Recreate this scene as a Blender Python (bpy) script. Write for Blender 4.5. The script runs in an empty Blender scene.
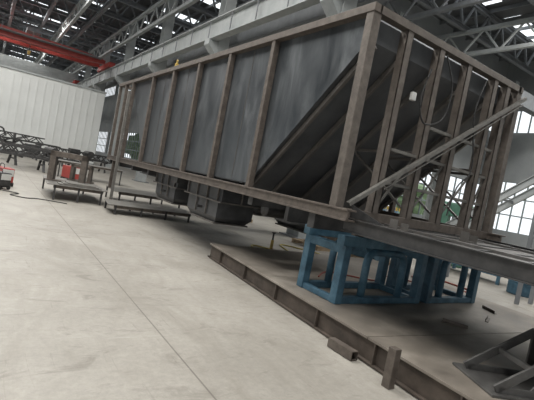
import bpy, bmesh, math, random
from mathutils import Vector, Matrix
random.seed(4)
sc=bpy.context.scene
COL=sc.collection
try:
    sc.view_settings.view_transform='Standard'
except Exception: pass

# ---------------- materials ----------------
def mat(name,c1,c2=None,rough=.6,metal=0.,scale=6.,bump=.0,c3=None,detail=6,rvar=0,stretch=None):
    m=bpy.data.materials.new(name); m.use_nodes=True
    nt=m.node_tree; N=nt.nodes; L=nt.links; b=N['Principled BSDF']
    b.inputs['Roughness'].default_value=rough; b.inputs['Metallic'].default_value=metal
    if c2 is None: c2=[min(1,x*1.25+.005) for x in c1]
    tc=N.new('ShaderNodeTexCoord'); n=N.new('ShaderNodeTexNoise')
    n.inputs['Scale'].default_value=scale; n.inputs['Detail'].default_value=detail; n.inputs['Roughness'].default_value=.65
    if stretch:
        mp=N.new('ShaderNodeMapping');mp.inputs['Scale'].default_value=stretch
        L.new(tc.outputs['Object'],mp.inputs[0]);L.new(mp.outputs[0],n.inputs['Vector']);n.inputs['Distortion'].default_value=.6
    else: L.new(tc.outputs['Object'],n.inputs['Vector'])
    r=N.new('ShaderNodeValToRGB'); e=r.color_ramp.elements
    e[0].position=.32; e[0].color=(*c1,1); e[1].position=.68; e[1].color=(*c2,1)
    if c3: 
        k=e.new(.5); k.color=(*c3,1)
    L.new(n.outputs['Fac'],r.inputs['Fac']); L.new(r.outputs['Color'],b.inputs['Base Color'])
    if rvar:
        mr=N.new('ShaderNodeMapRange'); mr.inputs[1].default_value=.3; mr.inputs[2].default_value=.7
        mr.inputs[3].default_value=rough-rvar; mr.inputs[4].default_value=rough+rvar
        L.new(n.outputs['Fac'],mr.inputs[0]); L.new(mr.outputs[0],b.inputs['Roughness'])
    if bump:
        bp=N.new('ShaderNodeBump'); bp.inputs['Strength'].default_value=bump; bp.inputs['Distance'].default_value=.02
        L.new(n.outputs['Fac'],bp.inputs['Height']); L.new(bp.outputs['Normal'],b.inputs['Normal'])
    return m
def emis(name,c,s):
    m=bpy.data.materials.new(name); m.use_nodes=True
    b=m.node_tree.nodes['Principled BSDF']
    b.inputs['Base Color'].default_value=(*c,1)
    b.inputs['Emission Color'].default_value=(*c,1); b.inputs['Emission Strength'].default_value=s
    return m
SHEET=mat('dark_primed_sheet',(.044,.051,.058),(.15,.16,.168),.40,.5,1.5,.03,(.08,.088,.095),10,.13,(1,1.6,.6))
CHUTE=mat('chute_steel',(.042,.044,.047),(.09,.092,.095),.5,.3,3,.03)
SLOPE=mat('slope_sheet_steel',(.065,.069,.074),(.135,.139,.143),.5,.3,1.6,.04,None,8,.1)
RIB=mat('dark_rib_steel',(.105,.098,.09),(.17,.158,.146),.55,.3,5,.03)
RUST=mat('mill_steel',(.088,.073,.062),(.16,.135,.115),.55,.3,9,.04,(.12,.1,.085),6)
POST=mat('channel_mill_steel',(.1,.085,.073),(.17,.147,.127),.55,.3,9,.04,(.132,.113,.098),6)
RUSTL=mat('light_mill_steel',(.13,.123,.113),(.23,.22,.20),.5,.35,9,.04)
DARK=mat('dark_steel',(.032,.032,.033),(.07,.068,.066),.55,.25,6,.05)
DECK=mat('deck_plate_steel',(.07,.066,.062),(.14,.132,.125),.6,.25,5,.05)
PLAT=mat('brown_platform_plate',(.12,.104,.088),(.34,.305,.262),.5,.2,1.5,.08,(.215,.188,.158),11,.12)
PLATD=mat('dark_platform_web',(.04,.031,.025),(.1,.078,.062),.7,.1,4,.1)
BRK=mat('bracket_steel',(.07,.068,.066),(.15,.145,.138),.5,.35,5,.05)
BLUE=mat('blue_paint',(.03,.065,.095),(.09,.175,.235),.55,.05,5,.04,(.05,.12,.175),9)
GREY=mat('grey_structural_paint',(.15,.16,.17),(.21,.22,.23),.6,.1,2)
LGREY=mat('light_grey_paint',(.31,.33,.33),(.42,.435,.43),.6,.1,2)
ROOF=mat('roof_sheet',(.09,.095,.1),(.13,.135,.14),.7,.1,1)
RED=mat('red_crane_paint',(.26,.03,.025),(.36,.055,.042),.5,0,3)
YEL=mat('yellow_paint',(.36,.25,.06),(.5,.35,.08),.5,0,6)
WOOD=mat('pallet_wood',(.25,.18,.11),(.38,.29,.19),.7,0,6)
BLK=mat('black_rubber',(.015,.015,.015),(.03,.03,.03),.6,0,9)
HOSEY=mat('yellow_hose',(.4,.32,.08),(.5,.42,.12),.5,0,9)
HOSER=mat('red_hose',(.22,.05,.04),(.28,.07,.05),.5,0,9)
GREEN=mat('foliage',(.16,.26,.12),(.36,.46,.27),.8,0,2,.3)
MGREEN=mat('green_machine_paint',(.06,.16,.11),(.1,.22,.16),.5,0,5)
WHITE=mat('white_plastic',(.5,.5,.48),(.6,.6,.58),.5,0,5)
SKYL=emis('skylight_panel',(.92,.97,1),1.6)
GLASS=mat('window_frame_paint',(.2,.24,.24),(.26,.3,.3),.5,0,3)

def floor_mat():
    m=mat('worn_concrete',(.265,.246,.215),(.375,.352,.312),.75,0,.6,.0,(.322,.301,.266),9)
    nt=m.node_tree;N=nt.nodes;L=nt.links;b=N['Principled BSDF']
    tc=[n for n in N if n.bl_idname=='ShaderNodeTexCoord'][0]
    ramp=[n for n in N if n.bl_idname=='ShaderNodeValToRGB'][0]
    n2=N.new('ShaderNodeTexNoise'); n2.inputs['Scale'].default_value=15; n2.inputs['Detail'].default_value=11; n2.inputs['Roughness'].default_value=.85
    L.new(tc.outputs['Object'],n2.inputs['Vector'])
    mr=N.new('ShaderNodeMapRange'); mr.inputs[1].default_value=.3; mr.inputs[2].default_value=.7; mr.inputs[3].default_value=.74; mr.inputs[4].default_value=1.18
    L.new(n2.outputs['Fac'],mr.inputs[0])
    mx=N.new('ShaderNodeMix'); mx.data_type='RGBA'; mx.blend_type='MULTIPLY'; mx.inputs[0].default_value=1
    L.new(ramp.outputs['Color'],mx.inputs[6]); L.new(mr.outputs[0],mx.inputs[7])
    sep=N.new('ShaderNodeSeparateXYZ'); L.new(tc.outputs['Object'],sep.inputs[0])
    def joint(out,off,per):
        a=N.new('ShaderNodeMath');a.operation='ADD';a.inputs[1].default_value=off;L.new(out,a.inputs[0])
        w=N.new('ShaderNodeMath');w.operation='PINGPONG';w.inputs[1].default_value=per/2;L.new(a.outputs[0],w.inputs[0])
        l=N.new('ShaderNodeMath');l.operation='LESS_THAN';l.inputs[1].default_value=.007;L.new(w.outputs[0],l.inputs[0])
        return l.outputs[0]
    j1=joint(sep.outputs[0],-1.5,6.); j2=joint(sep.outputs[1],-7.9,8.)
    mxx=N.new('ShaderNodeMath');mxx.operation='MAXIMUM';L.new(j1,mxx.inputs[0]);L.new(j2,mxx.inputs[1])
    sc_=N.new('ShaderNodeMath');sc_.operation='MULTIPLY';sc_.inputs[1].default_value=.65;L.new(mxx.outputs[0],sc_.inputs[0])
    m2=N.new('ShaderNodeMix'); m2.data_type='RGBA'; L.new(sc_.outputs[0],m2.inputs[0])
    L.new(mx.outputs[2],m2.inputs[6]); m2.inputs[7].default_value=(.07,.06,.05,1)
    last=m2.outputs[2]
    for scale,st,lo,hi,amt,col,dist in ((1.0,(1.5,.6,1),.46,.66,.5,(.2,.18,.15,1),1.2),(3.0,(.6,1.3,1),.56,.67,.5,(.13,.115,.095,1),1.2),(6.,(2.6,.25,1),.6,.68,.4,(.15,.135,.115,1),.5),(2.5,(.4,2.2,1),.62,.7,.35,(.46,.44,.4,1),.8)):
        mp=N.new('ShaderNodeMapping'); mp.inputs['Scale'].default_value=st;mp.inputs['Location'].default_value=(scale,scale*2,0); L.new(tc.outputs['Object'],mp.inputs[0])
        v=N.new('ShaderNodeTexNoise'); v.inputs['Scale'].default_value=scale; v.inputs['Detail'].default_value=12; v.inputs['Distortion'].default_value=dist; v.inputs['Roughness'].default_value=.7
        L.new(mp.outputs[0],v.inputs['Vector'])
        r3=N.new('ShaderNodeMapRange'); r3.inputs[1].default_value=lo;r3.inputs[2].default_value=hi;r3.inputs[3].default_value=0;r3.inputs[4].default_value=amt
        L.new(v.outputs['Fac'],r3.inputs[0])
        m3=N.new('ShaderNodeMix'); m3.data_type='RGBA'; L.new(r3.outputs[0],m3.inputs[0]); L.new(last,m3.inputs[6]); m3.inputs[7].default_value=col
        last=m3.outputs[2]
    L.new(last,b.inputs['Base Color'])
    rr=N.new('ShaderNodeMapRange'); rr.inputs[3].default_value=.38; rr.inputs[4].default_value=.72
    L.new(n2.outputs['Fac'],rr.inputs[0]); L.new(rr.outputs[0],b.inputs['Roughness'])
    return m
FLOOR=floor_mat()
PANEL=mat('white_panel',(.64,.65,.63),(.72,.73,.71),.6,0,.5)
WALLM=mat('grey_wall_sheet',(.24,.255,.26),(.31,.325,.33),.7,0,.6)

# ---------------- mesh helpers ----------------
def box(bm,x0,x1,y0,y1,z0,z1):
    vs=[bm.verts.new((x,y,z)) for x in(x0,x1) for y in(y0,y1) for z in(z0,z1)]
    for f in((0,1,3,2),(4,6,7,5),(0,4,5,1),(2,3,7,6),(0,2,6,4),(1,5,7,3)): bm.faces.new([vs[i] for i in f])
def beam(bm,p,q,w,h,up=(0,0,1)):
    p=Vector(p);q=Vector(q);d=(q-p).normalized();u=Vector(up)
    s=d.cross(u)
    if s.length<1e-3: s=d.cross(Vector((0,1,0)))
    s.normalize(); u=s.cross(d).normalized()
    vs=[]
    for c in(p,q):
        for a,b in((-1,-1),(1,-1),(1,1),(-1,1)): vs.append(bm.verts.new(c+s*(a*w/2)+u*(b*h/2)))
    for i in range(4):
        j=(i+1)%4; bm.faces.new((vs[i],vs[j],vs[4+j],vs[4+i]))
    bm.faces.new(vs[3::-1]); bm.faces.new(vs[4:])
def ibeam(bm,p,q,w,h,t=.02,up=(0,0,1)):
    p=Vector(p);q=Vector(q);d=(q-p).normalized();u=Vector(up)
    s=d.cross(u)
    if s.length<1e-3: s=d.cross(Vector((0,1,0)))
    s.normalize();u=s.cross(d).normalized()
    for sg in(-1,1):
        o=u*(sg*(h/2-t/2)); beam(bm,p+o,q+o,w,t,u)
    beam(bm,p,q,t*.7,h-2*t,u)
def angle(bm,p,q,w,t=.012,up=(0,0,1)):
    p=Vector(p);q=Vector(q);d=(q-p).normalized();u=Vector(up)
    s=d.cross(u)
    if s.length<1e-3: s=d.cross(Vector((0,1,0)))
    s.normalize();u=s.cross(d).normalized()
    beam(bm,p+u*(w/2),q+u*(w/2),w,t,u); beam(bm,p+s*(w/2),q+s*(w/2),t,w,u)
def sweep(bm,pts,r,n=8):
    pts=[Vector(p) for p in pts]; rings=[]
    for i,p in enumerate(pts):
        a=pts[max(0,i-1)];b=pts[min(len(pts)-1,i+1)];d=(b-a).normalized()
        u=Vector((0,0,1)) if abs(d.z)<.95 else Vector((0,1,0))
        s=d.cross(u).normalized();u=s.cross(d)
        rr=r[i] if isinstance(r,(list,tuple)) else r
        rings.append([bm.verts.new(p+(s*math.cos(k*2*math.pi/n)+u*math.sin(k*2*math.pi/n))*rr) for k in range(n)])
    for A,B in zip(rings,rings[1:]):
        for k in range(n): bm.faces.new((A[k],A[(k+1)%n],B[(k+1)%n],B[k]))
    bm.faces.new(rings[0][::-1]); bm.faces.new(rings[-1])
def planar_sweep(bm,pts,r,nrm,n=12):
    pts=[Vector(p) for p in pts];nrm=Vector(nrm);rings=[]
    for i,p in enumerate(pts):
        a=pts[max(0,i-1)];b=pts[min(len(pts)-1,i+1)];d=(b-a).normalized();s=d.cross(nrm).normalized()
        rings.append([bm.verts.new(p+(s*math.cos(k*2*math.pi/n)+nrm*math.sin(k*2*math.pi/n))*r) for k in range(n)])
    for A,B in zip(rings,rings[1:]):
        for k in range(n): bm.faces.new((A[k],A[(k+1)%n],B[(k+1)%n],B[k]))
    bm.faces.new(rings[0][::-1]); bm.faces.new(rings[-1])
def prism(bm,pts,ext):
    e=Vector(ext);A=[bm.verts.new(p) for p in pts];B=[bm.verts.new(Vector(p)+e) for p in pts];n=len(pts)
    for i in range(n): bm.faces.new((A[i],A[(i+1)%n],B[(i+1)%n],B[i]))
    bm.faces.new(A[::-1]);bm.faces.new(B)
def frustum(bm,a,b,za,zb):
    A=[bm.verts.new((x,y,za)) for x,y in((a[0],a[2]),(a[1],a[2]),(a[1],a[3]),(a[0],a[3]))]
    B=[bm.verts.new((x,y,zb)) for x,y in((b[0],b[2]),(b[1],b[2]),(b[1],b[3]),(b[0],b[3]))]
    for i in range(4): bm.faces.new((A[i],A[(i+1)%4],B[(i+1)%4],B[i]))
    bm.faces.new(A[::-1]);bm.faces.new(B)
def smooth_path(pts,k=6):
    P=[Vector(p) for p in pts];P=[P[0]]+P+[P[-1]];o=[]
    for i in range(1,len(P)-2):
        a,b,c,d=P[i-1:i+3]
        for j in range(k):
            t=j/k
            o.append(.5*((2*b)+(c-a)*t+(2*a-5*b+4*c-d)*t*t+(3*b-a-3*c+d)*t**3))
    o.append(P[-2]);return o
def BM(): return bmesh.new()
def make(name,bm,m,parent=None,world=True,bevel=0,smooth=False,loc=None,rot=0):
    off=Vector((0,0,0))
    if parent is not None and world:
        r=parent
        while r.parent: r=r.parent
        off=r.location.copy()
    if parent is None and loc is None:
        mn=[min(v.co[i] for v in bm.verts) for i in range(3)];mx=[max(v.co[i] for v in bm.verts) for i in range(3)]
        off=Vector(((mn[0]+mx[0])/2,(mn[1]+mx[1])/2,mn[2]))
    bmesh.ops.translate(bm,verts=bm.verts,vec=-off)
    bmesh.ops.recalc_face_normals(bm,faces=bm.faces)
    me=bpy.data.meshes.new(name);bm.to_mesh(me);bm.free()
    me.materials.append(m)
    if smooth:
        for p in me.polygons:p.use_smooth=True
    o=bpy.data.objects.new(name,me);COL.objects.link(o)
    if parent is not None:o.parent=parent
    elif loc is not None:
        o.location=loc;o.rotation_euler[2]=rot
    else:o.location=off
    if bevel:
        b=o.modifiers.new('bevel','BEVEL');b.width=bevel;b.segments=2;b.limit_method='ANGLE'
    return o
def tag(o,label,cat,group=None):
    o['label']=label;o['category']=cat
    if group:o['group']=group
    return o
def thing(name,label,cat,loc,rot=0,group=None):
    e=bpy.data.objects.new(name,None);COL.objects.link(e);e.location=loc;e.rotation_euler[2]=rot;e.empty_display_size=.2
    return tag(e,label,cat,group)
def struct(o): o['kind']='structure';return o
def dup(e,loc,rot=None):
    n=e.copy();COL.objects.link(n);n.location=loc
    if rot is not None:n.rotation_euler[2]=rot
    for c in list(e.children):
        k=c.copy();COL.objects.link(k);k.parent=n
        for g in list(c.children):
            kk=g.copy();COL.objects.link(kk);kk.parent=k
    return n

# ---------------- room shell ----------------
WX=13.0; WO=30.0; YJ=17.0; ZC=13.0; YF=80
bm=BM();box(bm,-14,WO+.2,-10,YF,-.2,0);struct(make('floor',bm,FLOOR,loc=(0,0,0)))
bm=BM();box(bm,WO+.2,90,-40,YF+10,-.3,-.1);struct(make('trim_90',bm,mat('yard_asphalt',(.4,.4,.38),(.5,.5,.48),.8,0,.5)))
bm=BM();box(bm,-14,WO+.2,-10,YF,ZC,ZC+.15);struct(make('ceiling',bm,ROOF))
bm=BM();box(bm,-14,WX+.2,YF,YF+.2,0,ZC);struct(make('wall_far',bm,WALLM))
bm=BM();box(bm,-14.2,-14,-10,YF,0,1.2);box(bm,-14.2,-14,-10,YF,5,ZC)
for y in range(-10,80,6): box(bm,-14.2,-14,y,y+1,1.2,5)
struct(make('wall_left',bm,WALLM))
bm=BM();box(bm,-14,-6,-10.2,-10,0,ZC);box(bm,6,WO,-10.2,-10,0,ZC);box(bm,-6,6,-10.2,-10,6,ZC);struct(make('wall_near',bm,WALLM))
k=1
def pierced(name,axis,c,a0,a1,bands,pitch,pier):
    global k
    def B(bm,u0,u1,z0,z1,d0=0,d1=.2):
        if axis=='x': box(bm,c+d0,c+d1,u0,u1,z0,z1)
        else: box(bm,u0,u1,c+d0,c+d1,z0,z1)
    bm=BM();z=0
    for z0,z1 in bands: B(bm,a0,a1,z,z0);z=z1
    B(bm,a0,a1,z,ZC)
    u=a0;op=[]
    while u<a1:
        for z0,z1 in bands: B(bm,u,min(u+pier,a1),z0,z1)
        if u+pitch<=a1: op.append((u+pier,u+pitch))
        else:
            for z0,z1 in bands: B(bm,min(u+pier,a1),a1,z0,z1)
        u+=pitch
    struct(make(name,bm,WALLM))
    for u0,u1 in op:
        for z0,z1 in bands:
            bm=BM();n=max(2,round((u1-u0)/.8))
            for i in range(n+1):
                q=u0+(u1-u0)*i/n;B(bm,q-.04,q+.04,z0,z1,.05,.12)
            m_=max(1,round((z1-z0)/1.1))
            for j in range(m_+1):
                zz=z0+(z1-z0)*j/m_;B(bm,u0,u1,zz-.04,zz+.04,.045,.125)
            struct(make('window_%d'%k,bm,GLASS));k+=1
pierced('wall_right','x',WX,YJ,YF,[(1.1,3.9),(8.7,11.2)],8,.9)
pierced('wall_step','y',YJ,WX,WO,[(1.2,4.2),(8.0,9.6)],5.6,.9)
pierced('wall_outer','x',WO,-10,YJ,[(1.2,4.6),(8.0,9.6)],5.4,.9)
# white partition with real vertical profile ribs
bm=BM();box(bm,-14,7.2,35,35.15,.25,5.75)
x=-13.9
while x<7.1: box(bm,x,x+.05,34.96,35.0,.25,5.75);x+=.5
struct(make('wall_partition',bm,PANEL))
bm=BM();box(bm,-14,7.22,34.9,35.2,0,.25);struct(make('baseboard_partition',bm,GREY))
bm=BM();box(bm,-14,7.26,34.9,35.25,5.75,5.87);struct(make('trim_91',bm,LGREY))
for y in range(-7,80,5):
    for x0,x1 in ((-9,-2),(1.5,7),(10,12.8))+(((15,21),(23,29)) if y<15 else ()):
        bm=BM();box(bm,x0,x1,y,y+.9,ZC-.05,ZC-.01);struct(make('window_%d'%k,bm,SKYL));k+=1
t=1
for x in [ -12+1.4*i for i in range(30)]:
    bm=BM();ye=YF if x<WX else YJ
    beam(bm,(x,-10,ZC-.14),(x,ye,ZC-.14),.07,.2);struct(make('trim_%d'%t,bm,GREY));t+=1
def truss(y,xe,g='roof trusses'):
    e=thing('roof_truss','grey welded steel roof truss spanning the hall','roof truss',(0,y,ZC-1.7),group=g)
    bm=BM();ibeam(bm,(-14,0,0),(xe,0,0),.24,.24,.02);make('bottom_chord',bm,GREY,e,False)
    bm=BM();ibeam(bm,(-14,0,1.4),(xe,0,1.4),.24,.24,.02);make('top_chord',bm,GREY,e,False)
    bm=BM();x=-14
    while x<xe-.7:
        beam(bm,(x,0,0.05),(x+.7,0,1.35),.1,.1);beam(bm,(x+.7,0,1.35),(min(x+1.4,xe),0,.05),.1,.1);x+=1.4
    make('web_bracing',bm,GREY,e,False);return e
T1=truss(2,WO);dup(T1,(0,6,ZC-1.7));dup(T1,(0,10,ZC-1.7));dup(T1,(0,14,ZC-1.7));dup(T1,(0,-6,ZC-1.7))
T0=truss(18,WX)
for y in range(22,80,4): dup(T0,(0,y,ZC-1.7))
tt=60
def longi(x,z,h,y0,y1,m=None):
    global tt
    bm=BM();beam(bm,(x,y0,z),(x,y1,z),.2,.18)
    beam(bm,(x,y0,z+h),(x,y1,z+h),.2,.18)
    y=y0
    while y<y1-1: beam(bm,(x,y,z),(x,y+1,z+h),.08,.08);beam(bm,(x,y+1,z+h),(x,y+2,z),.08,.08);y+=2
    struct(make('trim_%d'%tt,bm,m or LGREY));tt+=1
longi(7.6,9.6,1.2,-6,78);longi(0.5,10.25,.85,18,78,GREY);longi(15,9.95,1.2,-8,16,GREY);longi(20,9.95,1.2,-8,16);longi(11,9.95,1.2,-8,16);longi(4.2,10.25,.85,22,78)
for x in(-1.5,2.8,5.6):
    bm=BM();ibeam(bm,(x,14,11.0),(x,79,11.0),.2,.3,.03);struct(make('trim_%d'%tt,bm,GREY));tt+=1
def column(x,y):
    e=thing('steel_column','light grey H-section steel column with crane bracket','column',(x,y,0),group='row of hall columns')
    bm=BM();ibeam(bm,(0,0,0.02),(0,0,ZC-1.85),.5,.6,.035,up=(0,1,0));make('shaft',bm,LGREY,e,False)
    bm=BM();box(bm,-.4,.4,-.45,.45,0,.04);make('base_plate',bm,GREY,e,False)
    bm=BM();prism(bm,[(-.1,-.25,7.15),(-.7,-.25,7.15),(-.7,-.25,6.95),(-.1,-.25,6.4)],(0,.5,0));make('crane_bracket',bm,LGREY,e,False);return e
C0=column(8.2,18)
for y in (10,26,34,42,50,58,66,74): dup(C0,(8.2,y,0))
for x,y in ((16.5,15.6),(22.5,15.6),(28.5,15.6),(28.5,9.5),(28.5,3.5)): dup(C0,(x,y,0))
e=thing('crane_runway_beam','long light grey overhead crane runway girder on column brackets','crane runway',(7.7,40,7.15))
bm=BM();ibeam(bm,(7.7,-5,7.6),(7.7,79,7.6),.36,.86,.04);make('girder',bm,LGREY,e)
bm=BM();box(bm,7.65,7.75,-5,79,8.03,8.11);make('rail',bm,DARK,e)
bm=BM()
for yy in range(-4,78,2): box(bm,7.53,7.56,yy,yy+.05,7.22,7.98)
make('web_stiffener',bm,GREY,e)['kind']='stuff'
bm=BM();beam(bm,(8.6,-5,9.0),(8.6,79,9.0),.04,.04);beam(bm,(8.6,-5,8.55),(8.6,79,8.55),.03,.03)
for yy in range(-4,79,2): beam(bm,(8.6,yy,8.0),(8.6,yy,9.0),.04,.04)
make('walkway_railing',bm,GREY,e)
e=thing('crane_runway_beam','grey crane runway girder along the side bay','crane runway',(8.9,40,7.3))
bm=BM();ibeam(bm,(8.9,-5,7.67),(8.9,79,7.67),.34,.72,.035);make('girder',bm,GREY,e)
bm=BM();box(bm,8.85,8.95,-5,79,8.03,8.11);make('rail',bm,DARK,e)
e=thing('overhead_crane','dull red overhead travelling crane bridge with small hoist trolley','overhead crane',(0,38.4,7.6))
bm=BM();prism(bm,[(-13,38,8.3),(6.2,38,8.35),(7.4,38,8.5),(7.4,38,8.75),(6,38,8.95),(-13,38,9.3)],(0,.5,0));make('bridge_girder',bm,RED,e)
bm=BM();prism(bm,[(-13,40.2,8.4),(6.6,40.2,8.4),(7.4,40.2,8.5),(7.4,40.2,8.75),(-13,40.2,9.1)],(0,.4,0));make('bridge_girder',bm,RED,e)
bm=BM();box(bm,7.4,7.88,36.6,40.8,8.12,8.5);make('end_carriage',bm,RED,e)
bm=BM();box(bm,1.6,2.5,38.3,40.4,9.3,9.6);make('hoist_trolley',bm,GREY,e)
bm=BM();sweep(bm,[(2.0,39.3,9.3),(2.0,39.3,8.0)],.03);make('hoist_rope',bm,DARK,e)
bm=BM();box(bm,1.9,2.1,39.2,39.4,7.7,8.0);make('hook_block',bm,YEL,e)
bm=BM();
for xx in range(-12,7,2): beam(bm,(xx,37.6,8.7),(xx,37.6,9.8),.04,.04)
beam(bm,(-12.5,37.6,9.8),(7,37.6,9.8),.04,.04);beam(bm,(-12.5,37.6,8.7),(7,37.6,8.7),.7,.04);make('walkway_railing',bm,GREY,e)
e=thing('overhead_crane','light grey overhead crane bridge spanning the far hall','overhead crane',(0,54,7.6))
bm=BM();box(bm,-13,7.5,53.7,54.3,8.2,9.3);make('bridge_girder',bm,LGREY,e)
bm=BM();box(bm,7.4,7.88,52.5,55.5,8.12,8.5);make('end_carriage',bm,RED,e)
e=thing('overhead_crane','grey overhead crane bridge in the side bay','overhead crane',(18,12,7.6))
bm=BM();box(bm,9.2,28.2,12.3,12.8,8.2,9.0);make('bridge_girder',bm,GREY,e)
bm=BM();box(bm,8.74,9.2,11.2,13.9,8.12,8.5);make('end_carriage',bm,RED,e)

# ---------------- hopper trailer ----------------
X0,X1=3.26,6.5;Y0,Y1=3.46,12.42;ZB,ZT=1.36,3.6
TR=thing('hopper_trailer_body','unpainted dark steel bulk hopper trailer with upright mill-steel posts','trailer body',(4.9,8,0))
def P(name,fn,m,bevel=.004,parent=TR):
    bm=BM();fn(bm);return make(name,bm,m,parent,True,bevel)
def sl(z): return 3.5+(3.25-z)/.91
for xs,nm in((X0+.065,'side_sheet'),(X1-.075,'side_sheet')):
    P(nm,lambda bm:prism(bm,[(xs,3.5,3.52),(xs,3.5,3.25),(xs,sl(1.46),1.42),(xs,10.75,1.42),(xs,12.38,3.2),(xs,12.38,3.52)],(.01,0,0)),SHEET,0)
for y in(5.99,8.6,9.97):
    P('weld_seam',lambda bm:sweep(bm,[(X0+.064,y,1.46),(X0+.064,y,3.5)],.006,6),RIB,0)
P('slope_sheet',lambda bm:prism(bm,[(X0+.08,3.52,3.5),(X0+.08,3.52,3.25),(X0+.08,sl(1.3),1.3),(X0+.08,sl(1.3)+.02,1.3),(X0+.08,3.54,3.25),(X0+.08,3.54,3.5)],(X1-X0-.16,0,0)),SLOPE,0)
P('slope_sheet',lambda bm:prism(bm,[(X0+.08,12.38,3.5),(X0+.08,12.38,3.2),(X0+.08,10.75,1.42),(X0+.08,10.73,1.42),(X0+.08,12.36,3.2),(X0+.08,12.36,3.5)],(X1-X0-.16,0,0)),SLOPE,0)
P('bottom_sheet',lambda bm:box(bm,X0+.08,X1-.08,sl(1.3),10.75,1.40,1.42),SLOPE,0)
PX=[3.87,4.5,5.12,5.8]
for x in [3.42,3.87,4.5,5.12,5.8,6.35]:
    P('slope_rib',lambda bm:beam(bm,(x,3.49,3.2),(x,sl(1.35)-.03,1.32),.05,.06,(0,0,1)),RIB)
for i,y in enumerate([5.33,6.65,7.92,9.27,10.68,Y1]):
    P('side_post',lambda bm:box(bm,X0-.03,X0+.06,y-.042,y+.042,ZB,ZT-.08),RUST)
    P('side_post',lambda bm:box(bm,X1-.06,X1+.03,y-.042,y+.042,ZB,ZT-.08),RUST)
P('corner_post',lambda bm:box(bm,X0-.03,X0+.09,Y0-.05,Y0+.06,ZB-.02,ZT-.05),POST)
P('corner_post',lambda bm:box(bm,X1-.09,X1+.03,Y0-.05,Y0+.06,ZB-.02,ZT-.05),POST)
for x in(X0,X1-.05):
    P('top_rail',lambda bm:box(bm,x-.04,x+.08,Y0-.06,13.9,ZT-.09,ZT),RUST)
    P('bottom_rail',lambda bm:(box(bm,x-.05,x+.10,Y0-.25,13.9,ZB-.12,ZB-.10),box(bm,x-.05,x+.10,Y0-.25,13.9,ZB-.01,ZB+.01),box(bm,x-.03,x,Y0-.25,13.9,ZB-.11,ZB)),RUST,.002)
P('rear_post',lambda bm:box(bm,X0-.03,X0+.05,13.11,13.19,.42,ZT-.08),RUST)
P('rear_post',lambda bm:box(bm,X0-.03,X0+.05,13.81,13.89,ZB,ZT-.08),RUST)
P('rear_post',lambda bm:box(bm,X1-.06,X1+.03,13.81,13.89,ZB,ZT-.08),RUST)
P('end_rail',lambda bm:box(bm,X0,X1,13.8,13.9,ZT-.08,ZT),RUST)
P('end_rail',lambda bm:box(bm,X0,X1,13.8,13.9,ZB-.12,ZB),RUST)
P('support_leg',lambda bm:(box(bm,X0-.12,X0-.05,12.38,12.45,0,ZB+1.9),box(bm,X0-.2,X0+.03,12.3,12.53,0,.015)),RUSTL)
P('end_rail',lambda bm:box(bm,X0+.05,X1-.03,Y0-.06,Y0+.05,ZT-.09,ZT),POST)
P('end_rail',lambda bm:box(bm,X0+.05,X1-.03,Y0-.05,Y0+.06,ZB-.1,ZB+.01),RUST)
for x in PX+[6.15]:
    P('end_post',lambda bm:(box(bm,x-.055,x+.055,Y0-.05,Y0-.04,ZB,ZT-.08),box(bm,x-.055,x-.045,Y0-.05,Y0+.06,ZB,ZT-.08),box(bm,x+.045,x+.055,Y0-.05,Y0+.06,ZB,ZT-.08)),POST,.001)
for x in PX[1:]+[6.3]:
    P('post_strut',lambda bm:angle(bm,(x,Y0+.05,2.2),(x,sl(2.2)-.06,2.2),.035,.006),RIB,.001)
    P('post_strut',lambda bm:angle(bm,(x,Y0+.05,1.45),(x,sl(2.2)-.1,2.15),.035,.006),RIB,.001)
for x,xn in((3.92,4.45),(4.55,5.07),(5.17,5.75),(5.85,6.1)):
    for z in((1.75,2.15) if x<4 else (1.75,2.15,2.55)):
        P('ladder_rung',lambda bm:angle(bm,(x,Y0,z),(xn,Y0,z),.035,.006,(0,-1,0)),RUSTL,.001)
    P('post_diagonal',lambda bm:angle(bm,(x,Y0+.03,1.42),(xn,Y0+.03,2.15),.035,.006,(0,-1,0)),RUSTL,.001)
P('diagonal_brace',lambda bm:angle(bm,(X1+.05,Y0-.1,3.44),(X0+.10,Y0-.1,1.42),.045,.008,(0,-1,0)),RUSTL,.002)
P('diagonal_pipe',lambda bm:sweep(bm,[(X1+.02,Y0-.1,3.34),(X0+.62,Y0-.1,1.66)],.01),RUSTL,0)
for x in(4.3,5.45):
    P('main_sill',lambda bm:ibeam(bm,(x,4.3,1.13),(x,13.6,1.13),.16,.26,.02),DARK,0)
for y in(3.8,5.2,8.1,9.9,11.2,12.5,13.6):
    P('cross_member',lambda bm:box(bm,X0,X1,y-.06,y+.06,1.12 if y>4 else 1.062,1.26),DARK)
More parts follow.
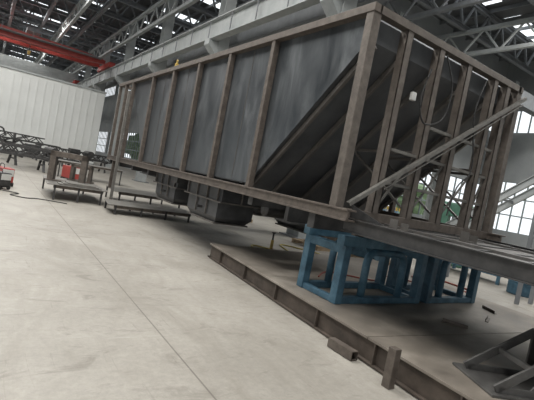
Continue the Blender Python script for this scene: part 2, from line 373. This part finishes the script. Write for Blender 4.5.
def disch(x0,x1,y0,y1,zb=.66):
    a0,a1=y0+.14,y1-.1
    d=P('discharge_hopper',lambda bm:(box(bm,x0+.02,x1-.02,a0,a1,zb+.1,1.0),frustum(bm,(x0+.08,x1-.08,a0+.12,a1-.08),(x0+.02,x1-.02,a0,a1),zb,zb+.1),box(bm,x0,x1,y0,y1,1.0,1.38)),CHUTE,.002)
    P('hopper_flange',lambda bm:(box(bm,x0-.035,x1+.035,y0-.03,y1+.03,.985,1.01)),RIB,.002,d)
    P('outlet_plate',lambda bm:(box(bm,x0+.03,x1-.03,a0+.08,a1-.04,zb-.025,zb)),RIB,.002,d)
    n=4
    for i in range(n):
        y=y0+.12+(y1-y0-.24)*i/(n-1)
        P('hopper_rib',lambda bm:box(bm,x0-.035,x0,y-.01,y+.01,1.01,1.36),RIB,.001,d)
        if 0<i<n-1: P('hopper_rib',lambda bm:box(bm,x0-.015,x0+.02,y-.01,y+.01,zb+.1,.985),RIB,.001,d)
    P('hopper_rib',lambda bm:box(bm,(x0+x1)/2-.01,(x0+x1)/2+.01,y0-.03,y0,1.01,1.36),RIB,.001,d)
    P('gate_shaft',lambda bm:sweep(bm,[(x0-.08,(y0+y1)/2,zb+.2),(x1+.04,(y0+y1)/2,zb+.2)],.025,10),DARK,0,d)
for xa,xb in((3.42,4.2),(5.56,6.34)):
    disch(xa,xb,6.35,7.85,.62);disch(xa,xb,8.35,9.75,.66)
P('air_tank',lambda bm:sweep(bm,[(3.7,5.5,1.06),(3.74,5.5,1.06),(4.9,5.5,1.06),(4.94,5.5,1.06)],[.05,.11,.11,.05],16),DARK,0)
P('pipe_bracket',lambda bm:(box(bm,3.6,4.2,4.7,4.78,1.0,1.3),box(bm,3.6,4.2,4.6,5.0,.98,1.0)),DARK,.002)
G=P('gooseneck_deck',lambda bm:box(bm,3.42,6.34,.1,3.42,1.225,1.24),DECK)
for x in(3.4,6.36):
    P('deck_side_beam',lambda bm:(box(bm,x-.006,x+.006,.1,3.4,1.13,1.262),box(bm,x-.035,x+.035,.1,3.4,1.12,1.13),box(bm,x-.035,x+.035,.1,3.4,1.262,1.272)),DARK,.001,G)
for y in(.3,.75,1.2,1.65,2.1,2.55,3.0,3.38):
    P('deck_cross_beam',lambda bm:box(bm,3.42,6.34,y-.03,y+.03,1.14,1.252),DARK,.002,G)
for x in(4.1,5.6):
    P('deck_long_beam',lambda bm:box(bm,x-.05,x+.05,.1,3.4,1.14,1.268),DECK,.002,G)
P('coupling_plate',lambda bm:box(bm,4.2,5.5,.4,2.6,1.1,1.125),DARK,.002,G)
for x,y in((3.7,2.9),(5.9,2.4),(4.7,2.7),(5.95,1.3)):
    P('deck_bracket',lambda bm:(box(bm,x-.1,x+.1,y-.05,y+.05,1.24,1.26),box(bm,x-.1,x-.085,y-.05,y+.05,1.26,1.36),box(bm,x+.085,x+.1,y-.05,y+.05,1.26,1.33)),RIB,.001,G)
P('deck_gusset',lambda bm:prism(bm,[(3.45,3.38,1.28),(3.45,2.9,1.28),(3.45,3.38,1.42)],(.015,0,0)),DARK,0,G)
P('air_hose',lambda bm:sweep(bm,smooth_path([(4.55,3.38,3.45),(4.75,3.36,3.1),(4.7,3.36,2.7),(4.35,3.36,2.55),(4.2,3.36,2.8),(4.3,3.37,3.2)]),.01),BLK,0)
P('air_hose',lambda bm:sweep(bm,smooth_path([(5.5,3.38,3.4),(5.35,3.36,2.9),(5.55,3.36,2.2),(5.3,3.36,1.9),(5.2,3.36,1.5)]),.009),BLK,0)
P('junction_box',lambda bm:box(bm,4.05,4.12,3.36,3.41,2.76,2.86),WHITE,.01)
e=thing('lifting_clamp','small dull yellow lifting clamp standing on trailer top rail','lifting clamp',(3.28,9.3,3.6))
bm=BM();box(bm,-.035,.035,-.035,.035,0,.08);make('clamp_body',bm,YEL,e,False,.01)
bm=BM();planar_sweep(bm,[(0,.035*math.cos(q*.5),.11+.05*math.sin(q*.5)) for q in range(-2,9)],.01,(1,0,0),8);make('shackle',bm,YEL,e,False,0,True)

# ---------------- blue trestles ----------------
ya,yb,zb,zt=3.5,4.12,.252,1.06
def trestle(xs,us,x0,x1):
    e=thing('blue_trestle_stand','worn grey-blue welded square-tube trestle under the trailer end','trestle stand',((x0+x1)/2,3.8,.252),group='blue trestles in a row')
    def S(n,fn,bv=.008):
        bm=BM();fn(bm);return make(n,bm,BLUE,e,True,bv)
    for x in xs:
        for y in(ya,yb): S('leg',lambda bm:box(bm,x-.055,x+.055,y-.055,y+.055,zb,zt-.12))
        S('top_cross_tube',lambda bm:box(bm,x-.05,x+.05,ya,yb,zt-.22,zt-.12))
        S('foot_rail',lambda bm:box(bm,x-.04,x+.04,ya,yb,zb,zb+.07))
    for y in(ya,yb):
        S('top_beam',lambda bm:box(bm,x0,x1,y-.06,y+.06,zt-.12,zt))
        S('foot_rail',lambda bm:box(bm,xs[0],xs[-1],y-.045,y+.045,zb,zb+.08))
    for u0,u1 in us:
        for y in(ya+.01,yb-.01):
            zt_=zt-.17;R_=.14;pts=[(u0,y,zb+.05),(u0,y,zt_-R_)]
            for q in range(1,6): an=math.pi-q*math.pi/12;pts.append((u0+R_+R_*math.cos(an),y,zt_-R_+R_*math.sin(an)))
            pts.append((u0+R_,y,zt_));pts.append((u1-R_,y,zt_))
            for q in range(1,6): an=math.pi/2-q*math.pi/12;pts.append((u1-R_+R_*math.cos(an),y,zt_-R_+R_*math.sin(an)))
            pts+=[(u1,y,zt_-R_),(u1,y,zb+.05)]
            bm=BM();planar_sweep(bm,pts,.048,(0,1,0));make('bent_tube_arch',bm,BLUE,e,True,0,True)
trestle([3.6,5.08],[(4.02,4.72)],3.5,5.2)
trestle([5.34,6.48],[(5.64,6.18)],5.22,6.6)
for x in(3.85,4.75,5.6,6.25):
    bm=BM();box(bm,x-.12,x+.12,3.5,3.58,1.06,1.1);box(bm,x-.1,x+.1,3.48,3.56,1.1,1.25)
    tag(make('packing_block',bm,RUST,None,True,.004),'rusty steel packing block between trestle and trailer frame','packing block','packing blocks on the trestles')

# ---------------- steel platform ----------------
rot=math.radians(-4.2)
PL=thing('steel_layout_platform','worn dusty brown steel plate platform with channel edge','steel platform',(3.47,6.57,0),rot)
def PP(name,fn,m,bevel=.004):
    bm=BM();fn(bm);return make(name,bm,m,PL,False,bevel)
for i in range(4):
    y1=-2.0*i;y0=y1-1.99
    PP('top_plate',lambda bm:box(bm,0,3.9,y0,y1,.225,.25),PLAT,.003)
PP('edge_channel',lambda bm:(box(bm,.04,.06,-8,0,.03,.225),box(bm,0,.06,-8,0,.01,.03)),PLATD,.002)
PP('edge_channel',lambda bm:(box(bm,3.84,3.86,-8,0,.03,.225),box(bm,3.8,3.9,-8,0,.01,.03)),PLATD,.002)
PP('end_channel',lambda bm:(box(bm,.06,3.84,-.06,-.04,.03,.225),box(bm,.0,3.84,-.1,0,.01,.03)),PLATD,.002)
for i in range(9):
    y=-.5-.9*i
    PP('web_stiffener',lambda bm:box(bm,.0,.04,y-.008,y+.008,.03,.225),PLATD,0)
tag(make('rusty_steel_post',(lambda b:(box(b,2.99,3.065,2.12,2.2,0,.34),b)[1])(BM()),RUST,None,True,.005),'short rusty square steel post standing beside the platform edge','steel post')
bm=BM()
def tubebox(bm,p,q,w,t):
    p=Vector(p);q=Vector(q);d=(q-p).normalized();s=d.cross(Vector((0,0,1)))
    for o,a,b in((s*(w/2),t,w),(-s*(w/2),t,w),(Vector((0,0,w/2)),w,t),(Vector((0,0,-w/2)),w,t)): beam(bm,p+o,q+o,a,b)
tubebox(bm,(3.095,2.95,.05),(3.095,2.62,.05),.08,.008)
tag(make('steel_tube_offcut',bm,RUST),'short open-ended rusty box tube offcut lying against platform edge','steel tube offcut')
for x,y,r_ in((5.6,2.75,.4),(6.3,3.0,1.1),(4.9,2.6,2.)):
    bm=BM();box(bm,0,.28,-.02,.02,0,.005);box(bm,0,.28,.015,.02,.005,.04)
    tag(make('steel_angle_offcut',bm,RUST,loc=(x,y,.252),rot=r_),'short rusty steel angle offcut lying on the platform','steel offcut','offcuts on the platform')
GB=thing('welded_steel_bracket','dark welded open steel bracket with triangular gussets on platform','steel bracket',(3.55,1.62,.252),math.radians(-28))
def PB(n,fn,m=BRK):
    bm=BM();fn(bm);make(n,bm,m,GB,False,.003)
PB('base_plate',lambda bm:box(bm,-.15,.6,-.25,.3,0,.02),BRK)
# open triangular frames: sloping leg, base leg, upright
for y in(-.2,.2):
    PB('triangle_frame',lambda bm:(beam(bm,(-.1,y,.04),(.46,y,.42),.02,.07),beam(bm,(-.08,y,.045),(.5,y,.045),.02,.05),beam(bm,(.47,y,.03),(.47,y,.44),.06,.02,(0,1,0))))
PB('gusset',lambda bm:prism(bm,[(.18,-.2,.06),(.46,-.2,.06),(.46,-.2,.40)],(0,.012,0)))
PB('face_plate',lambda bm:box(bm,.5,.52,-.24,.24,.02,.45))
PB('cross_tie',lambda bm:box(bm,.16,.2,-.2,.2,.2,.24))

# ---------------- left side floor items ----------------
def bench(name,label,x0,x1,y0,y1,z,nl=3,th=.015):
    e=thing(name,label,'steel bench',((x0+x1)/2,(y0+y1)/2,0))
    bm=BM();prism(bm,[(x0,y0,z-th),(x1-.1,y0,z-th),(x1,y0+.25,z-th),(x1,y1,z-th),(x0+.15,y1,z-th)],(0,0,th));make('top_plate',bm,RUSTL,e,True,.002)
    for i in range(nl):
        x=x0+.2+(x1-x0-.4)*i/(nl-1)
        for y in(y0+.06,y1-.06):
            bm=BM();box(bm,x-.022,x+.022,y-.022,y+.022,0,z-th);make('leg',bm,DARK,e,True)
    bm=BM();box(bm,x0+.16,x1-.16,y0+.05,y0+.08,z-.09,z-th);make('apron_rail',bm,RUST,e,True)
    return e
bench('low_steel_bench','long low steel plate bench with thin legs on concrete',1.45,3.0,11.9,14.4,.40)
bench('low_steel_bench','wide low steel bench standing below the trailer tail',3.3,5.6,12.7,14.4,.38)
bench('low_steel_bench','thin steel plate on short legs running under the trailer',2.65,5.0,10.5,11.6,.24,4)
def portal(loc,rot,w,h,t,label):
    e=thing('steel_frame_bracket',label,'steel bracket',loc,rot)
    bm=BM();box(bm,-w/2,-w/2+t,-.15,.15,0,h);make('side_plate',bm,RUST,e,False,.005)
    bm=BM();box(bm,w/2-t,w/2,-.15,.15,0,h);make('side_plate',bm,RUST,e,False,.005)
    bm=BM();box(bm,-w/2,w/2,-.15,.15,h-t,h);make('head_plate',bm,RUST,e,False,.005)
    bm=BM();box(bm,-w/2-.05,w/2+.05,-.2,.2,0,.03);make('base_plate',bm,RUST,e,False,.005)
portal((2.05,13.0,.402),-.35,.95,.82,.15,'rusty brown rectangular portal-shaped steel bracket on low bench')
portal((2.6,14.0,.402),-.4,.6,.5,.09,'smaller rusty steel bracket frame on low bench')
bm=BM()
for i in range(3): box(bm,1.75+.1*i,2.8-.08*i,12.0,12.5+.05*i,.402+.025*i,.427+.025*i)
tag(make('steel_plate_stack',bm,RUSTL),'small stack of cut steel plates on the low bench','steel plates')
def chassis(x,y,r,L=3.2,h=.9,v=0):
    e=thing('steel_chassis_frame','black welded steel chassis frame standing on trestles','chassis frame',(x,y,0),r,'chassis frames near the white wall')
    for s in(-.5,.5):
        bm=BM();beam(bm,(-L/2,s,h),(L/2,s,h),.1,.09);beam(bm,(-L/2,s,h+.35),(L/2,s,h+.35),.08,.08)
        n=5
        for i in range(n):
            a_=-L/2+L*i/n;b_=a_+L/n;beam(bm,(a_,s,h),(b_ if i%2 else (a_+b_)/2,s,h+.35),.06,.06);beam(bm,(b_,s,h),((a_+b_)/2,s,h+.35),.06,.06)
        make('side_truss',bm,DARK,e,False)
    for i in range(4):
        xx=-L/2+.2+(L-.4)*i/3
        bm=BM();box(bm,xx-.05,xx+.05,-.5,.5,h-.1,h+.08);make('cross_member',bm,DARK,e,False)
    for xx in(-L/2+.3,L/2-.3):
        bm=BM();beam(bm,(xx,-.6,0),(xx,-.3,h-.12),.09,.09);beam(bm,(xx,.6,0),(xx,.3,h-.12),.09,.09);beam(bm,(xx,-.45,.3),(xx,.45,.3),.07,.07);make('trestle',bm,DARK,e,False)
    if v==0:
        bm=BM();box(bm,-.9,-.3,-.3,.3,h+.1,h+.5);make('gearbox_housing',bm,DARK,e,False,.03)
        bm=BM();sweep(bm,[(.3,-.5,h+.3),(.3,.5,h+.3)],.22,16);make('axle_hub',bm,DARK,e,False)
    elif v==1:
        bm=BM();beam(bm,(-.6,0,h+.1),(-.9,0,h+.75),.14,.14);beam(bm,(-.9,0,h+.7),(-.3,0,h+.55),.1,.1);beam(bm,(-.3,0,h+.55),(-.1,0,h+.1),.1,.1);make('upright_bracket',bm,DARK,e,False)
    else:
        bm=BM();box(bm,-1.2,-.2,-.4,.4,h+.1,h+.2);box(bm,-.3,-.2,-.4,.4,h+.2,h+.7);make('seat_bracket',bm,DARK,e,False)
chassis(.9,21.5,.1,3.4,.6,1);chassis(2.6,24,.25,3.4,.6,0);chassis(1.6,27,0,4,.8,2);chassis(5.4,29.5,.1,3.2,.7,0);chassis(1.2,31.5,.1,4,1.1,1)
def welder(x,y,r,c,label,s=1.):
    e=thing('welding_machine',label,'welding machine',(x,y,0),r);e.scale=(s,s,s)
    bm=BM();box(bm,-.2,.2,-.32,.32,.14,.62);make('housing',bm,c,e,False,.02)
    bm=BM();box(bm,-.18,.18,-.34,-.32,.36,.58);make('control_panel',bm,WHITE,e,False,.005)
    bm=BM();sweep(bm,smooth_path([(-.12,-.25,.62),(-.12,-.2,.74),(-.12,.2,.74),(-.12,.25,.62)]),.014);make('handle',bm,BLK,e,False,0,True)
    for sx in(-.2,.2):
        for sy in(-.22,.22):
            bm=BM();sweep(bm,[(sx-.03,sy,.08),(sx+.03,sy,.08)],.08,14);make('wheel',bm,BLK,e,False)
    bm=BM();box(bm,-.18,.18,-.28,.28,.08,.14);make('chassis',bm,DARK,e,False)
welder(.5,13.0,.5,DARK,'small dark wheeled welding machine on the concrete floor',.7)
welder(.62,13.9,.2,RED,'dull red wheeled welding machine on the concrete floor',.8)
welder(3.0,18.3,.4,RED,'dull red wheeled welding machine on the concrete floor',1.)
bench('low_steel_bench','long low steel bench loaded with parts near white wall',2.6,5.6,20,21.5,.7)
def cable(name,pts,m,label,r=.012):
    bm=BM();sweep(bm,smooth_path(pts,8),r,6);tag(make(name,bm,m,None,True,0,True),label,'cable')
cable('welding_cable',[(.5,12.6,.012),(.9,12.3,.012),(.7,11.9,.012),(1.0,11.6,.012),(1.3,11.7,.012),(1.9,11.4,.012)],BLK,'black welding cable snaking over the concrete floor')
cable('air_hose',[(7.6,5.8,.02),(7.8,5.3,.02),(8.3,5.5,.02),(8.2,4.9,.02),(8.9,4.8,.02),(9.0,5.6,.02)],HOSER,'red air hose coiled loosely on the concrete floor',.02)
cable('air_hose',[(4.3,4.6,.264),(4.8,4.9,.264),(5.4,4.5,.264),(6.0,4.8,.264),(6.5,4.5,.264),(6.9,4.9,.264)],HOSER,'red air hose lying on the steel platform',.012)
cable('welding_cable',[(7.5,4.5,.02),(7.7,4.3,.02),(7.85,4.0,.02),(7.7,3.4,.02),(7.6,2.8,.02)],BLK,'black cable lying on floor behind the platform',.02)
cable('extension_cable',[(5.0,7.2,.015),(5.3,8.0,.015),(5.9,7.4,.015),(6.4,8.4,.015),(7.0,7.6,.015)],HOSEY,'yellow extension cable on the floor beneath the trailer',.015)
e=thing('yellow_floor_jack','small dull yellow screw jack standing under the trailer','jack',(5.1,7.0,0))
bm=BM();sweep(bm,[(0,0,0),(0,0,.03),(0,0,.031),(0,0,.34)],[.1,.09,.04,.03],14);make('body',bm,YEL,e,False)
bm=BM();sweep(bm,[(0,0,.34),(0,0,.48),(0,0,.481),(0,0,.5)],[.018,.018,.04,.04],12);make('screw',bm,DARK,e,False)
# ---------------- right back items ----------------
e=thing('inclined_conveyor_frame','grey inclined steel conveyor frame on legs','conveyor frame',(9.6,4.4,0))
a=Vector((9.6,6.6,.75));b=Vector((9.6,2.0,4.3))
for dx in(-.3,.3):
    bm=BM();ibeam(bm,a+Vector((dx,0,0)),b+Vector((dx,0,0)),.07,.15,.015);make('side_beam',bm,LGREY,e)
for i in range(9):
    c=a.lerp(b,i/8);bm=BM();beam(bm,c-Vector((.3,0,0)),c+Vector((.3,0,0)),.05,.05);make('cross_rung',bm,GREY,e)
for f in(.12,.55,.9):
    c=a.lerp(b,f)
    for dx in(-.3,.3):
        bm=BM();beam(bm,(c.x+dx,c.y,0),(c.x+dx,c.y,c.z-.05),.07,.07);make('leg',bm,GREY,e)
def table(x,y,r,m,label):
    e=thing('workbench',label,'workbench',(x,y,0),r)
    bm=BM();box(bm,-.9,.9,-.4,.4,.76,.82);make('worktop',bm,RUSTL,e,False,.005)
    for sx in(-.82,.82):
        for sy in(-.33,.33):
            bm=BM();box(bm,sx-.035,sx+.035,sy-.035,sy+.035,0,.76);make('leg',bm,m,e,False)
    bm=BM();box(bm,-.8,.8,-.33,.33,.2,.24);make('shelf',bm,m,e,False)
table(11.6,6.3,1.57,BLUE,'blue steel workbench in the side bay');table(12.4,10,1.3,BLUE,'blue steel workbench in the side bay')
table(15,7.5,.3,GREY,'grey steel workbench in the side bay');table(14,10.6,.3,GREY,'grey steel workbench in the side bay')
table(9.8,17.5,1.4,BLUE,'blue steel workbench beside the hall columns');table(9.8,21,1.57,GREY,'grey steel workbench beside the hall columns')
def pallet(x,y,r,kind):
    e=thing('wooden_pallet','worn wooden pallet on the concrete floor','pallet',(x,y,0),r,'pallets behind the trailer')
    for yy in(-.45,0,.45):
        bm=BM();box(bm,-.65,.65,yy-.04,yy+.04,0,.09);make('runner',bm,WOOD,e,False)
    for i in range(6):
        xx=-.58+.232*i;bm=BM();box(bm,xx-.07,xx+.07,-.5,.5,.09,.11);make('slat',bm,WOOD,e,False)
    c,s=math.cos(r),math.sin(r)
    if kind==0:
        tag(make('machined_part_crate',(lambda b:(box(b,-.4,.4,-.35,.35,0,.03),box(b,-.4,-.37,-.35,.35,.03,.5),box(b,.37,.4,-.35,.35,.03,.5),box(b,-.37,.37,-.35,-.32,.03,.5),box(b,-.37,.37,.32,.35,.03,.5),b)[-1])(BM()),BLUE,None,True,.005,loc=(x,y,.112),rot=r),'blue open steel crate standing on a pallet','crate')
    elif kind==1:
        for i in range(3):
            q=-.43+.43*i
            tag(make('steel_flange',(lambda b:(sweep(b,[(0,0,0),(0,0,.05),(0,0,.051),(0,0,.26)],[.18,.18,.1,.1],20),b)[1])(BM()),RUST,None,True,0,loc=(x+c*q,y+s*q,.112)),'rusty round flanged steel part standing on a pallet','steel part')
    else:
        tag(make('gear_motor',(lambda b:(sweep(b,[(-.35,0,.25),(-.33,0,.25),(.15,0,.25),(.16,0,.25)],[.12,.16,.16,.1],18),box(b,.1,.4,-.18,.18,.03,.45),box(b,-.4,.42,-.2,.2,0,.03),b)[-1])(BM()),MGREEN,None,True,.004,loc=(x,y,.112),rot=r),'green electric gear motor standing on a pallet','motor')
pallet(8.3,7.2,.2,0);pallet(7.9,8.6,.1,1);pallet(10.4,8.9,.4,2);pallet(11.2,3.3,.3,1);pallet(9.6,1.0,.1,0);pallet(7.2,12.6,.2,2);pallet(6.9,15.5,.5,0);pallet(10.2,23.8,.1,1)
def machine(x,y,r,c,label):
    e=thing('milling_machine',label,'machine tool',(x,y,0),r)
    bm=BM();box(bm,-.5,.5,-.6,.6,0,.35);make('base',bm,c,e,False,.03)
    bm=BM();box(bm,-.25,.25,.1,.55,.35,1.9);make('column',bm,c,e,False,.03)
    bm=BM();box(bm,-.22,.22,-.55,.5,1.5,1.95);make('head',bm,c,e,False,.05)
    bm=BM();sweep(bm,[(0,-.35,1.5),(0,-.35,1.3),(0,-.35,1.29),(0,-.35,1.15)],[.1,.1,.04,.03],14);make('spindle',bm,RUSTL,e,False)
    bm=BM();box(bm,-.6,.6,-.5,.05,.8,.92);box(bm,-.15,.15,-.2,.1,.35,.8);make('work_table',bm,RUSTL,e,False,.01)
    bm=BM();sweep(bm,[(.5,-.25,.86),(.7,-.25,.86)],.02);sweep(bm,[(.7,-.25,.86),(.72,-.25,.86)],.1,16);make('hand_wheel',bm,DARK,e,False)
machine(14.6,13.2,.2,MGREEN,'green column milling machine in the side bay');machine(18.5,11,.5,GREY,'grey column milling machine in the side bay')
machine(20,7.5,1.2,MGREEN,'green column milling machine in the side bay');machine(10.8,13.8,-.3,BLUE,'blue column milling machine near the hall columns')
machine(17,5.2,.8,BLUE,'blue column milling machine in the side bay');machine(10.6,26.5,.2,MGREEN,'green column milling machine near the hall columns')
machine(13.2,4.6,.9,YEL,'yellow column milling machine in the side bay');machine(12.6,7.9,.4,MGREEN,'green column milling machine in the side bay')
for x,y in((12.2,15.9),(17.8,16.4)):
    e=thing('storage_rack','grey steel storage rack with boxes by the windows','storage rack',(x,y,0),group='storage racks in the side bay')
    for sx in(-.9,.9):
        for sy in(-.25,.25):
            bm=BM();box(bm,sx-.03,sx+.03,sy-.03,sy+.03,0,2.1);make('upright',bm,GREY,e,False)
    for z in(.3,.9,1.5,2.05):
        bm=BM();box(bm,-.9,.9,-.28,.28,z,z+.03);make('shelf',bm,RUSTL,e,False)
    for i in range(7):
        sx=-.65+.6*(i%3);z=(.331,.931,1.531)[i//3]
        bm=BM();box(bm,x+sx-.2,x+sx+.2,y-.2,y+.2,z,z+.25+.05*(i%2));tag(make('parts_crate',bm,(YEL,BLUE,RUST,MGREEN)[i%4],None,True,.01),'small painted parts crate on a rack shelf','crate','crates on the storage racks')
def drum(x,y,m,label):
    e=thing('steel_drum',label,'drum',(x,y,0))
    bm=BM();zs=[0,.02,.28,.30,.32,.58,.60,.62,.86,.88];rs=[.28,.29,.29,.305,.29,.29,.305,.29,.29,.28]
    sweep(bm,[(0,0,z) for z in zs],rs,24);make('body',bm,m,e,False)
    bm=BM();sweep(bm,[(.14,0,.88),(.14,0,.9)],.035,10);make('bung',bm,DARK,e,False)
drum(10.8,4.7,BLUE,'blue steel drum standing near the workbench')
def cyl(x,y,m,label):
    e=thing('gas_cylinder',label,'gas cylinder',(x,y,0),group='gas cylinders in the side bay')
    bm=BM();sweep(bm,[(0,0,0),(0,0,.02),(0,0,1.2),(0,0,1.3),(0,0,1.36)],[.10,.115,.115,.08,.04],16);make('bottle',bm,m,e,False,0,True)
    bm=BM();sweep(bm,[(0,0,1.36),(0,0,1.46)],.03,10);make('valve',bm,YEL,e,False)
for i in range(4): cyl(9.3+.26*i,7.9+.1*(i%2),(BLUE,GREY,BLUE,MGREEN)[i],'upright gas cylinder standing behind the trailer')
for i,(x,y) in enumerate(((14.8,16.6),(25.2,16.6))):
    e=thing('tool_cabinet','painted steel tool cabinet against the window wall','cabinet',(x,y,0),group='tool cabinets by the windows')
    bm=BM();box(bm,-.5,.5,-.3,.3,.0,1.7);make('body',bm,GREY if i%2 else BLUE,e,False,.01)
    for s in(-1,1):
        bm=BM();box(bm,min(0,s*.48)+.01,max(0,s*.48)-.01,-.32,-.3,.1,1.65);d=make('door',bm,LGREY,e,False,.004)
        bm=BM();box(bm,s*.06-.01,s*.06+.01,-.35,-.32,.8,1.0);make('handle',bm,DARK,d,False)
for i in range(5):
    bm=BM();ibeam(bm,(9.4+.22*i,10,.1),(9.5+.22*i,12.5,.1),.15,.2,.015)
    tag(make('steel_beam',bm,RUST),'rusty steel I-beam lying on the floor beside the columns','steel beam','stack of loose steel beams')
for i,(x,y) in enumerate(((44,-6),(46,1),(44,8),(47,15),(20,38),(27,40),(34,37),(42,32),(18.5,60))):
    bm=BM();bmesh.ops.create_icosphere(bm,subdivisions=4,radius=1)
    for v in bm.verts:
        s=1+.25*math.sin(v.co.x*7+i)*math.cos(v.co.y*6+2*i)+.15*math.sin(v.co.z*11+v.co.x*9)
        v.co*=s;v.co.x*=2.6;v.co.y*=2.8;v.co.z=v.co.z*1.8+2.7
    e=thing('tree','leafy green tree outside the hall windows','tree',(x,y,-.1),group='trees outside the windows')
    make('foliage',bm,GREEN,e,False,0,True)
    bm=BM();sweep(bm,[(0,0,0),(0,0,1.6)],[.16,.1],10);make('trunk',bm,RUST,e,False)

# ---------------- lights ----------------
w=bpy.data.worlds.new('World');sc.world=w;w.use_nodes=True
w.node_tree.nodes['Background'].inputs[0].default_value=(.92,.96,1,1)
w.node_tree.nodes['Background'].inputs[1].default_value=1.25
def area(x,y,sx,sy,en):
    l=bpy.data.lights.new('skylight_light','AREA');l.shape='RECTANGLE';l.size=sx;l.size_y=sy;l.energy=en;l.color=(1,.985,.95)
    o=bpy.data.objects.new('skylight_light',l);COL.objects.link(o);o.location=(x,y,ZC-1.95)
for y in(0,8,16,28,40,54,68): area(-1,y,10,2.5,1200)
for y in(0,8): area(20,y,14,2.5,1500)
# ---------------- camera ----------------
f=425;r=math.radians(10.9);p=math.radians(2.5);a=math.radians(34.3)
R=Vector((math.cos(a),-math.sin(a),0));F=Vector((math.sin(a)*math.cos(p),math.cos(a)*math.cos(p),-math.sin(p)));U=R.cross(F)
ix=R*math.cos(r)+U*math.sin(r); iy=-R*math.sin(r)+U*math.cos(r)
cam=bpy.data.cameras.new('camera');co=bpy.data.objects.new('camera',cam);COL.objects.link(co)
cam.sensor_width=36;cam.lens=f/534*36;cam.clip_end=300;cam.clip_start=.02
M=Matrix((ix,iy,-F)).transposed().to_4x4();M.translation=(0,0,1.5);co.matrix_world=M
sc.camera=co
